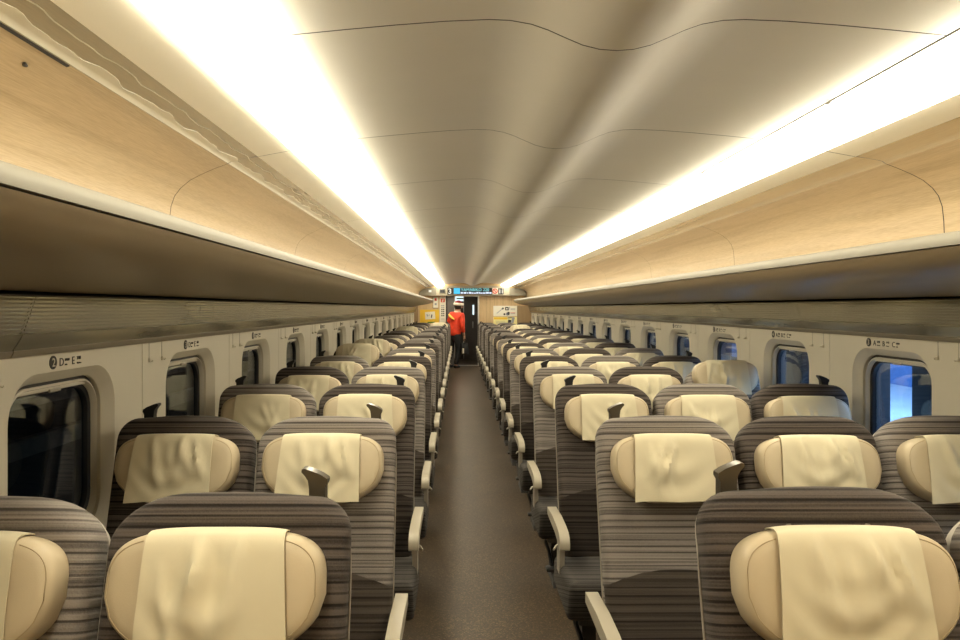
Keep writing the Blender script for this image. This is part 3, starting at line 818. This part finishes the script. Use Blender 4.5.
SM = {}   # seat meshes
def build_back(m, out):
    bm = bmesh.new()
    bm_loft(bm, [ring_at(i, d, out) for i, d in ((0.012, -0.062), (0.002, -0.055), (0, -0.03), (0, -0.008), (0.003, 0.004), (0.009, 0.014), (0.018, 0.020), (0.033, 0.0235), (0.055, 0.021), (0.085, 0.012), (0.11, 0.008))])
    return finish('backrest', bm, m, 50)
for kx in OUTS:
    SM['back_light'+kx] = build_back('fabric_light', OUTS[kx]); SM['back_dark'+kx] = build_back('fabric_dark', OUTS[kx])
    bm = bmesh.new(); bm_loft(bm, [ring_at(i, d, OUTS[kx]) for i, d in ((0.03, -0.105), (0.014, -0.098), (0.008, -0.08), (0.008, -0.06), (0.02, -0.056))])
    SM['shell'+kx] = finish('back_shell', bm, 'plastic_shell', 40)
bm = bmesh.new(); bm_box(bm, -0.19, 0.19, -0.012, 0.012, -0.12, 0.12, 0.008)
for v in bm.verts: v.co = bp_(v.co.x, 0.40 + v.co.z, -0.112 + v.co.y)
SM['tray'] = finish('tray_table', bm, 'plastic_cream', 40)
for kx, sg_ in (('l', -1), ('r', 1)):
    bm = bmesh.new(); bm_tube(bm, [bp_(sg_*SW*f, h, -0.050) for f, h in ((0.972, 0.0), (0.987, 0.12), (1.002, 0.26), (1.002, 0.42), (1.002, 0.56), (1.002, 0.66), (1.0, 0.70), (0.985, 0.745))], [0.0024]*5 + [0.002, 0.0012, 0.0003], 5)
    SM['piping'+kx] = finish('piping', bm, 'piping', 80)

def build_lumbar(m):
    bm = bmesh.new()
    xs = [-1.006, -0.985, -0.95, -0.88, -0.76, -0.5, -0.25, 0, 0.25, 0.5, 0.76, 0.88, 0.95, 0.985, 1.006]
    dd = [-0.012, 0.010, 0.0195, 0.0255, 0.0285, 0.020, 0.017, 0.016]
    dd = dd + dd[-2::-1]
    rows = []
    for j in range(7):
        t = j/6
        row = []
        for x, d in zip(xs, dd):
            ha = 0.288 + 0.050*(1-abs(x)**2.2)
            h = 0.005 + (ha-0.005)*t
            e = 0.0 if j < 6 else -0.004
            row.append(bp_(x*SW*(0.975 + 0.025*min(1, h/0.26))*1.004, h, d + 0.007 + e + 0.010*math.sin(math.pi*min(1, t))))
        rows.append(row)
    vv = [[bm.verts.new(p) for p in r_] for r_ in rows]
    for a, b in zip(vv[:-1], vv[1:]):
        for i in range(len(a)-1):
            bm.faces.new((a[i], a[i+1], b[i+1], b[i]))
    r = bmesh.ops.solidify(bm, geom=bm.faces[:], thickness=0.006)
    return finish('lumbar_panel', bm, m, 50)
SM['lumbar_light'] = build_lumbar('lumbar_light'); SM['lumbar_dark'] = build_lumbar('lumbar_dark')

# headrest pillow
HC, HH, HWD = 0.665, 0.107, 0.197
PD = 0.84          # how far the pillow stands out
def pillow_ring(sc, d, n=64):
    out = []
    for k in range(n):
        a = 2*math.pi*k/n
        c, s_ = math.cos(a), math.sin(a)
        t = math.copysign(abs(s_)**0.44, s_)
        hw = HWD - (0.078*max(0, -t)**1.8) - 0.012*max(0, t)**3
        x = hw*math.copysign(abs(c)**0.42, c)
        h = HH*t + (0.006*(1-(x/HWD)**2) if t > 0 else 0)
        out.append(bp_(x*(1-(1-sc)*0.55) if sc < 1 else x, HC + h*sc, d*PD))
    return out
bm = bmesh.new()
bm_loft(bm, [pillow_ring(sc, d) for sc, d in ((0.90, 0.002), (0.975, 0.012), (1.0, 0.030), (1.0, 0.060), (0.988, 0.078), (0.955, 0.090), (0.89, 0.098), (0.76, 0.102), (0.45, 0.103))])
SM['pillow'] = finish('headrest', bm, 'leather', 70)
bm = bmesh.new()
rg = pillow_ring(0.905, 0.0972)
bm_tube(bm, [rg[i % 64] for i in range(-11, 12)], 0.0011, 5)
SM['seam_r'] = finish('seam', bm, 'leather_seam', 80)
bm = bmesh.new(); bm_tube(bm, [rg[i % 64] for i in range(21, 44)], 0.0011, 5)
SM['seam_l'] = finish('seam', bm, 'leather_seam', 80)

def build_cloth(seed):
    rnd = random.Random(seed)
    path = [(0.760, 0.001), (0.774, 0.005), (0.781, 0.015), (0.7825, 0.030), (0.7825, 0.060), (0.7805, 0.080), (0.776, 0.094), (0.768, 0.1025), (0.752, 0.1065), (0.740, 0.1075)]
    h = 0.740
    while h > 0.563:
        h -= 0.0118
        t = (0.740-h)/(0.740-0.56)
        path.append((h, 0.1075 + 0.004*math.sin(math.pi*t) - 0.003*t))
    nx = 26
    xc = rnd.uniform(-0.03, 0.03); hb = rnd.uniform(0.60, 0.66); per = rnd.uniform(0.07, 0.10); cur = rnd.uniform(3, 7)
    tilt = rnd.uniform(-1.2, 1.2); ua = rnd.uniform(0.003, 0.007)
    lean = rnd.choice((-1, 1))
    ridges = []
    for q in range(rnd.choice((4, 5, 6))):
        x0 = rnd.uniform(-0.10, 0.10); dx = (-x0*0.7 if rnd.random() < 0.5 else lean*rnd.uniform(0.03, 0.12))
        ridges.append((x0, x0+dx, rnd.uniform(0.008, 0.014), rnd.uniform(0.008, 0.017)*rnd.choice((1, 1, 1, -0.4)), rnd.uniform(-0.05, 0.25), rnd.uniform(0.55, 1.15)))
    skew = rnd.uniform(-0.010, 0.010)
    def fold(x, h):
        v = (0.785-h)/0.24
        q = (h-hb) - cur*(x-xc)**2 - tilt*(x-xc)*0.3
        f = ua*math.sin(2*math.pi*q/per) * math.exp(-((h-hb)/0.08)**2) * math.exp(-((x-xc)/0.09)**2)
        for x0, x1, w, a, v0, v1 in ridges:
            if v0 < v < v1:
                tt = (v-v0)/(v1-v0)
                xm = x0 + (x1-x0)*tt**1.3
                f += a*math.exp(-((x-xm)/(w*(0.7+tt)))**2) * math.sin(math.pi*tt)**0.8
        return 0.0045 + (f if f > -0.0045 else -0.0045)
    front = []
    for i, (h, d) in enumerate(path):
        v = i/(len(path)-1)
        hw = (0.121 + 0.014*v)*(0.95 + 0.05*min(1, i/4))
        row = []
        for k in range(nx+1):
            x = (-1+2*k/nx)*hw + skew*v
            e = fold(x, h)*(min(1, max(0, (i-4)/5)))
            wav = 0.003*math.sin(x*34+seed)*v**4 - 0.004*v**3*(abs(x)/hw)**3
            row.append(bp_(x, h + wav*0.5 - 0.0075*(x/hw)**4*max(0, 1-v*2.2), d*PD + e))
        front.append(row)
    bm = bmesh.new()
    vv = [[bm.verts.new(p) for p in r_] for r_ in front]
    for a, b in zip(vv[:-1], vv[1:]):
        for i in range(nx):
            bm.faces.new((a[i], b[i], b[i+1], a[i+1]))
    bmesh.ops.recalc_face_normals(bm, faces=bm.faces)
    # normals out towards the sitter, thickness inwards
    mid = bm.faces[:][len(bm.faces)//2]
    if mid.normal.dot(FN) < 0: bmesh.ops.reverse_faces(bm, faces=bm.faces)
    bmesh.ops.solidify(bm, geom=bm.faces[:], thickness=0.0022)
    return finish('headrest_cover', bm, 'cloth', 60)
for q in range(7):
    SM['cloth%d' % q] = build_cloth(11 + q*5)

# strap slots above the pillow
bm = bmesh.new()
bm_box(bm, -0.075-0.006, -0.075+0.006, -0.004, 0.004, -0.020, 0.020, 0.002)
for v in bm.verts: v.co = bp_(v.co.x, 0.770 + v.co.z, 0.0140 + v.co.y)
SM['slot'] = finish('strap_slot', bm, 'slot_grey', 40)
# cushion
for kx, xa, xb in (('m', -0.222, 0.222), ('C', -0.262, 0.222), ('D', -0.222, 0.262)):
    bm = bmesh.new()
    bm_box(bm, xa, xb, -0.67, -0.16, 0.290, 0.455, 0.035, 4)
    for v in bm.verts:
        f = (-0.16-v.co.y)/0.5
        if v.co.z > 0.38: v.co.z += 0.030*f - 0.02*(1-f) + 0.010*math.cos(v.co.x/0.262*math.pi/2)
        else: v.co.y += 0.10*f*(0.38-v.co.z)/0.09
    SM['cushion'+kx] = finish('cushion', bm, 'cushion_dark', 60)
# base: frame, two legs
SM['seat_frame'] = box_mesh('seat_frame', -0.21, 0.21, -0.56, -0.14, 0.27, 0.325, 'frame_dark', 0.01)
SM['leg'] = poly_prism('leg', [(-0.50, 0.0), (-0.20, 0.0), (-0.22, 0.03), (-0.30, 0.05), (-0.30, 0.28), (-0.40, 0.28), (-0.40, 0.05), (-0.48, 0.03)], 'x', -0.03, 0.03, 'frame_dark', 0.006)
# armrest: pad and post (x centred on 0)
SM['arm_pad'] = poly_prism('armrest', [(-0.03, 0.612), (-0.03, 0.578), (-0.30, 0.572), (-0.385, 0.560), (-0.405, 0.540), (-0.440, 0.538), (-0.462, 0.548), (-0.466, 0.572), (-0.452, 0.596), (-0.42, 0.611), (-0.36, 0.618), (-0.22, 0.622)], 'x', -0.021, 0.021, 'plastic_cream', 0.007, 45, 3)
SM['arm_pad_mid'] = poly_prism('armrest', [(-0.20, 0.606), (-0.20, 0.57), (-0.30, 0.562), (-0.42, 0.556), (-0.44, 0.566), (-0.435, 0.590), (-0.40, 0.604), (-0.30, 0.608)], 'x', -0.0125, 0.0125, 'plastic_cream', 0.006, 45, 2)
SM['arm_post'] = poly_prism('armrest_post', [(-0.385, 0.556), (-0.345, 0.568), (-0.30, 0.570), (-0.29, 0.41), (-0.36, 0.41), (-0.375, 0.45)], 'x', -0.011, 0.011, 'plastic_shell', 0.003)
bm = bmesh.new(); bm_tube(bm, [(0, -0.30, 0.522), (-0.022, -0.33, 0.520), (-0.034, -0.36, 0.516)], [0.006, 0.006, 0.004], 6)
SM['lever_l'] = finish('recline_lever', bm, 'plastic_cream', 60)
bm = bmesh.new(); bm_tube(bm, [(0, -0.30, 0.522), (0.022, -0.33, 0.520), (0.034, -0.36, 0.516)], [0.006, 0.006, 0.004], 6)
SM['lever_r'] = finish('recline_lever', bm, 'plastic_cream', 60)
# foot pedal
bm = bmesh.new(); bm_tube(bm, [(0, -0.30, 0.20), (0, -0.48, 0.19), (0, -0.60, 0.155)], 0.011, 6); bm_box(bm, -0.035, 0.035, -0.645, -0.585, 0.142, 0.160, 0.005)
SM['pedal'] = finish('foot_pedal', bm, 'handle_black', 50)
# grab handle, tip towards +x (sgn 1) or -x
def build_handle(sgn, m):
    poly = [(0.0, -0.06), (0.0, 0.020), (-0.006, 0.030), (-0.005, 0.040), (0.010, 0.050), (0.030, 0.0585), (0.050, 0.0655), (0.058, 0.064), (0.059, 0.057), (0.050, 0.047), (0.043, 0.036), (0.040, 0.015), (0.040, -0.06)]
    poly = [(sgn*(x-0.02)*0.82, z*0.82 if z > 0 else z) for x, z in poly]
    if sgn < 0: poly.reverse()
    me = poly_prism('grab_handle', poly, 'y', -0.012, 0.016, m, 0.004, 45, 2)
    return me
for sgn in (1, -1):
    SM['handle%d_b' % sgn] = build_handle(sgn, 'bronze_dark'); SM['handle%d_k' % sgn] = build_handle(sgn, 'handle_black')

COLS = [  # name, centre x, side text, place text, light on even rows?
    ('E', -0.920, 'two-seat side', 'window seat', False),
    ('D', -0.443, 'two-seat side', 'aisle seat', True),
    ('C', 0.697, 'three-seat side', 'aisle seat', True),
    ('B', 1.172, 'three-seat side', 'middle seat', False),
    ('A', 1.645, 'three-seat side', 'window seat', True),
]
NROW = 17
rs = random.Random(3)
for row in range(1, NROW+1):
    yr = 1.40 + PITCH*(row-1)
    from_door = NROW+1-row
    for nm, xc, side, place, even_light in COLS:
        light = (row % 2 == 0) == even_light
        tone = 'light grey' if light else 'dark grey'
        raised = (nm, row) in (('A', 4), ('E', 6), ('E', 7), ('B', 13), ('E', 12), ('D', 15))
        lab = '%s striped %s of the %s, %s row from the end door' % (tone, place, side, ORD[from_door])
        if raised: lab = '%s striped %s with raised headrest, %s, %s row from end door' % (tone, place, side, ORD[from_door])
        T = tag(link('train_seat', None, loc=(xc, yr + rs.uniform(-0.008, 0.008) - (0.045 if (nm, row) == ('B', 1) else 0), 0)), lab, 'seat', 'striped train seats in rows')
        if row == 1 and nm in 'CD': T.scale = (1, 1, 1.016 if nm == 'C' else 1.004)
        v = 'light' if light else 'dark'
        kx = {'C': 'l', 'E': 'l', 'D': 'r', 'A': 'r', 'B': 'm'}[nm]
        b = link('backrest', SM['back_'+v+kx], T)
        link('piping', SM['pipingl'], b); link('piping', SM['pipingr'], b)
        link('lumbar_panel', SM['lumbar_'+v], T)
        link('strap_slot', SM['slot'], b); link('strap_slot', SM['slot'], b, (0.15, 0, 0))
        sh = link('back_shell', SM['shell'+kx], T); link('tray_table', SM['tray'], sh)
        hr = link('headrest', SM['pillow'], T)
        up = 0.075 if raised else rs.uniform(-0.022, -0.010)
        hr.location = AX*up + FN*(0.004 if raised else 0)
        link('headrest_cover', SM['cloth%d' % rs.randrange(7)], hr)
        link('seam', SM['seam_l'], hr); link('seam', SM['seam_r'], hr)
        link('cushion', SM['cushion' + (nm if nm in 'CD' else 'm')], T)
        link('seat_frame', SM['seat_frame'], T)
        for lx in (-0.14, 0.14):
            link('leg', SM['leg'], T, (lx, 0, 0))
        def arm(x, mid=False, lever=None):
            a = link('armrest', SM['arm_pad_mid' if mid else 'arm_pad'], T, (x, 0, 0))
            link('armrest_post', SM['arm_post'], a)
            if lever: link('recline_lever', SM[lever], a)
        if nm == 'D':
            arm(0.252, lever='lever_r'); arm(-0.229, True)
        elif nm == 'E':
            arm(-0.252)
        elif nm == 'C':
            arm(-0.252, lever='lever_l'); arm(0.229, True)
        elif nm == 'B':
            arm(0.229, True)
        else:
            arm(0.250)
        if nm in ('C', 'D'):
            link('foot_pedal', SM['pedal'], T, ((-0.19 if nm == 'C' else 0.19), 0, 0))
        if nm != 'B':
            out = -1 if nm in ('C', 'E') else 1
            hx = out*(SW-0.075)
            mm = '_b' if (nm in 'CD' and row <= 2) else '_k'
            link('grab_handle', SM['handle%d%s' % (-out, mm)], T, (hx, 0.066, 1.180))

# ------------------------------------------------------------------ the person by the end door
def skin_obj(name, verts, edges_, radii, m, parent, sub=2, root_i=0):
    me = bpy.data.meshes.new(name); me.from_pydata([Vector(v) for v in verts], edges_, [])
    o = link(name, me, parent)
    sk = o.modifiers.new('skin', 'SKIN'); sk.use_smooth_shade = True
    ss = o.modifiers.new('sub', 'SUBSURF'); ss.levels = sub; ss.render_levels = sub
    for i, r in enumerate(radii):
        me.skin_vertices[0].data[i].radius = r if isinstance(r, tuple) else (r, r)
        me.skin_vertices[0].data[i].use_root = (i == root_i)
    me.materials.append(MATS[m])
    return o

PX, PY = -0.165, 18.75
P = tag(link('person', None, loc=(PX, PY, 0)), 'person in a red jacket and pale hat walking towards the end door', 'person')
P.rotation_euler = (0, math.radians(4.5), math.radians(-38))
# local frame: facing +y (away), right is +x
body_v = [(0, 0, 0.90), (0, 0.01, 1.10), (0, 0.03, 1.30), (0, 0.05, 1.42), (0, 0.065, 1.50), (0, 0.085, 1.58), (0, 0.09, 1.66),
          (0.16, 0.04, 1.38), (0.22, 0.0, 1.14), (0.21, 0.10, 0.92), (0.205, 0.13, 0.86),
          (-0.16, 0.04, 1.38), (-0.22, 0.02, 1.14), (-0.20, 0.14, 0.98), (-0.195, 0.18, 0.94),
          (0.09, 0.01, 0.84), (0.095, 0.10, 0.48), (0.09, -0.02, 0.10), (0.09, 0.10, 0.04),
          (-0.09, 0.0, 0.84), (-0.09, 0.02, 0.48), (-0.09, -0.06, 0.10), (-0.09, 0.06, 0.04)]
body_e = [(0, 1), (1, 2), (2, 3), (3, 4), (4, 5), (5, 6), (3, 7), (7, 8), (8, 9), (9, 10), (3, 11), (11, 12), (12, 13), (13, 14),
          (0, 15), (15, 16), (16, 17), (17, 18), (0, 19), (19, 20), (20, 21), (21, 22)]
body_r = [0.12, 0.12, 0.125, 0.09, 0.052, 0.085, 0.088, 0.06, 0.045, 0.034, 0.03, 0.06, 0.045, 0.034, 0.03, 0.085, 0.058, 0.04, 0.034, 0.085, 0.058, 0.04, 0.034]
skin_obj('body', body_v, body_e, body_r, 'skin', P)
# jacket with sleeves and collar
jv = [(0, 0, 0.80), (0, 0.0, 1.0), (0, 0.015, 1.18), (0, 0.03, 1.34), (0, 0.05, 1.455),
      (0.17, 0.04, 1.385), (0.235, -0.01, 1.13), (0.218, 0.09, 0.94), (-0.17, 0.04, 1.385), (-0.235, 0.01, 1.13), (-0.208, 0.13, 0.995)]
je = [(0, 1), (1, 2), (2, 3), (3, 4), (3, 5), (5, 6), (6, 7), (3, 8), (8, 9), (9, 10)]
jr = [(0.19, 0.165), (0.185, 0.16), (0.165, 0.145), (0.15, 0.13), (0.075, 0.075), 0.085, 0.07, 0.052, 0.085, 0.07, 0.052]
skin_obj('jacket', jv, je, jr, 'jacket_red', P)
# bright patch across the shoulders
bm = bmesh.new(); bm_tube(bm, [(-0.17, -0.075, 1.385), (-0.09, -0.118, 1.345), (0.0, -0.128, 1.30), (0.05, -0.125, 1.275)], [0.022, 0.03, 0.028, 0.016], 8)
link('shoulder_stripe', finish('shoulder_stripe', bm, 'jacket_yellow', 80), P)
tv = [(0, 0.0, 0.98), (0, 0.0, 0.90), (0.095, 0.01, 0.80), (0.10, 0.09, 0.47), (0.095, -0.02, 0.09), (-0.095, 0.0, 0.80), (-0.095, 0.02, 0.47), (-0.095, -0.06, 0.09)]
te = [(0, 1), (1, 2), (2, 3), (3, 4), (1, 5), (5, 6), (6, 7)]
tr = [(0.165, 0.14), (0.165, 0.14), 0.10, 0.075, 0.06, 0.10, 0.075, 0.06]
skin_obj('trousers', tv, te, tr, 'trousers_black', P)
for sx, oy in ((0.09, 0.0), (-0.09, -0.04)):
    skin_obj('shoe', [(sx, -0.06+oy, 0.045), (sx, 0.02+oy, 0.05), (sx, 0.12+oy, 0.04), (sx, 0.19+oy, 0.032)], [(0, 1), (1, 2), (2, 3)], [0.042, 0.046, 0.042, 0.03], 'hair_black', P)
# hands with five fingers
def hand(cx, cy, cz, side):
    v = [(cx, cy, cz)]; e = []; r = [(0.022, 0.034)]
    v.append((cx, cy+0.03, cz-0.055)); e.append((0, 1)); r.append((0.018, 0.036))
    for q in range(4):
        i = len(v); oy = -0.026 + q*0.018; ln = (0.05, 0.062, 0.066, 0.056)[q]
        v += [(cx, cy+0.03+oy, cz-0.085), (cx - side*0.012, cy+0.035+oy, cz-0.085-ln*0.6), (cx - side*0.03, cy+0.035+oy, cz-0.085-ln)]
        e += [(1, i), (i, i+1), (i+1, i+2)]; r += [0.0095, 0.009, 0.008]
    i = len(v)
    v += [(cx - side*0.012, cy+0.045, cz-0.03), (cx - side*0.025, cy+0.068, cz-0.065)]; e += [(0, i), (i, i+1)]; r += [0.011, 0.009]
    skin_obj('hand', v, e, r, 'skin', P, 1)
hand(0.205, 0.13, 0.87, 1); hand(-0.195, 0.18, 0.95, -1)
# head details: hair, ears, nose, eyes, mouth
def blob(name, c, s_, m, parent, sub=3, cut=None):
    bm = bmesh.new(); bmesh.ops.create_icosphere(bm, subdivisions=sub, radius=1)
    for v in bm.verts: v.co = Vector((c[0]+v.co.x*s_[0], c[1]+v.co.y*s_[1], c[2]+v.co.z*s_[2]))
    if cut:
        bmesh.ops.bisect_plane(bm, geom=bm.verts[:]+bm.edges[:]+bm.faces[:], plane_co=cut[0], plane_no=cut[1], clear_outer=True)
    return link(name, finish(name, bm, m, 80), parent)
blob('hair', (0, 0.075, 1.615), (0.103, 0.112, 0.10), 'hair_black', P, 3, ((0, 0.10, 1.61), (0, 1, 0.15)))
for sx in (-1, 1):
    blob('ear', (sx*0.100, 0.10, 1.60), (0.012, 0.02, 0.03), 'skin', P, 2)
    blob('eye', (sx*0.035, 0.178, 1.625), (0.012, 0.008, 0.008), 'hair_black', P, 2)
blob('nose', (0, 0.19, 1.595), (0.014, 0.02, 0.024), 'skin', P, 2)
blob('mouth', (0, 0.178, 1.555), (0.024, 0.008, 0.006), 'hat_red', P, 2)
# hat: white brim band and dark red crown
bm = bmesh.new()
rr = []
for (rad, z) in ((0.105, 1.645), (0.125, 1.640), (0.135, 1.662), (0.128, 1.695), (0.108, 1.708), (0.100, 1.69), (0.105, 1.645)):
    rr.append([(rad*math.cos(a*math.pi/12), 0.085 + rad*1.08*math.sin(a*math.pi/12), z) for a in range(24)])
bm_loft(bm, rr, False, False)
hat = tag(link('hat', None), None, None); hat.parent = P
link('hat_band', finish('hat_band', bm, 'hat_white', 80), hat)
blob('hat_crown', (0, 0.085, 1.70), (0.104, 0.110, 0.068), 'hat_red', hat, 3, ((0, 0, 1.69), (0, 0, -1)))
# white collar
bm = bmesh.new(); bm_tube(bm, [(0.07*math.cos(a*math.pi/8), 0.055+0.072*math.sin(a*math.pi/8), 1.475+0.01*math.sin(a*math.pi/8)) for a in range(16)], 0.016, 6, True)
link('collar', finish('collar', bm, 'hat_white', 80), P)
# black bag in the right hand
B = tag(link('shoulder_bag', None, loc=(0.15, 18.66, 0.36)), 'black bag held at the side of the person in red', 'bag')
bm = bmesh.new(); bm_box(bm, -0.10, 0.10, -0.06, 0.06, 0.0, 0.30, 0.03, 3)
for v in bm.verts: v.co.x *= 1 - 0.25*v.co.z/0.3
link('bag_body', finish('bag_body', bm, 'trousers_black', 60), B)
bm = bmesh.new(); bm_tube(bm, [(-0.06, 0, 0.28), (-0.045, 0, 0.36), (0, 0, 0.40), (0.045, 0, 0.36), (0.06, 0, 0.28)], 0.01, 6)
link('bag_handle', finish('bag_handle', bm, 'trousers_black', 60), B)
link('bag_tag', box_mesh('bag_tag', -0.06, -0.02, -0.068, -0.058, 0.03, 0.16, 'hat_white', 0.003), B)

# ------------------------------------------------------------------ outside
tag(link('platform_floor', box_mesh('platform_floor', 2.22, 9.5, -4, 40, -0.25, -0.10, 'platform_floor')), 'pale station platform floor outside the three-seat side', 'platform', kind='structure')
tag(link('platform_wall', box_mesh('platform_wall', 9.5, 9.7, -4, 40, -0.25, 4.2, 'platform_blue')), 'blue wall at the back of the station platform', 'wall', kind='structure')
tag(link('platform_roof', box_mesh('platform_roof', 2.4, 9.7, -4, 40, 3.6, 3.75, 'platform_dark')), 'dark roof above the station platform', 'roof', kind='structure')
for i, yy in enumerate((5.12, 6.3, 7.15, 10.9, 12.8, 14.0, 15.2, 16.4, 19.5, 21.0, 24.5, 27.0)):
    r = tag(link('platform_column', None, loc=(3.5, yy, -0.10)), 'dark steel column on the blue lit platform outside the windows', 'column', 'columns on the station platform')
    link('shaft', box_mesh('shaft', -0.18, 0.18, -0.18, 0.18, 0.0, 3.7, 'platform_dark', 0.03), r)
    link('base', box_mesh('base', -0.24, 0.24, -0.24, 0.24, 0.0, 0.18, 'platform_dark', 0.02), r)
for i in range(3):
    yy = 3.5 + 7*i
    r = tag(link('platform_lamp', None, loc=(5.4, yy, 3.45)), 'cool white strip lamp under the platform roof', 'lamp', 'lamps over the station platform')
    link('housing', box_mesh('housing', -0.15, 0.15, -2.2, 2.2, 0.02, 0.15, 'steel', 0.01), r)
    link('tube', box_mesh('tube', -0.10, 0.10, -2.1, 2.1, -0.02, 0.03, 'lamp_cool', 0.01), r)
for i in range(5):
    r = tag(link('vending_machine', None, loc=(5.3, 7.2 + i*5.2, -0.10)), 'dark vending machine on the platform outside the windows', 'machine', 'machines on the station platform')
    link('cabinet', box_mesh('cabinet', -0.4, 0.4, -0.6, 0.6, 0, 1.85, 'platform_dark', 0.03), r)
    link('front_panel', box_mesh('front_panel', -0.42, -0.39, -0.5, 0.5, 0.8, 1.7, 'platform_blue', 0.005), r)
tw = tag(link('tunnel_wall', box_mesh('tunnel_wall', -4.4, -4.2, -4, 40, -1.2, 4.2, 'tunnel_wall')), 'dark wall outside the windows of the two-seat side', 'wall', kind='structure')
for z0, z1 in ((0.15, 0.32), (0.62, 0.70), (1.25, 1.30)):
    link('ledge', box_mesh('ledge', -4.21, -4.10, -4, 40, z0, z1, 'tunnel_band'), tw)
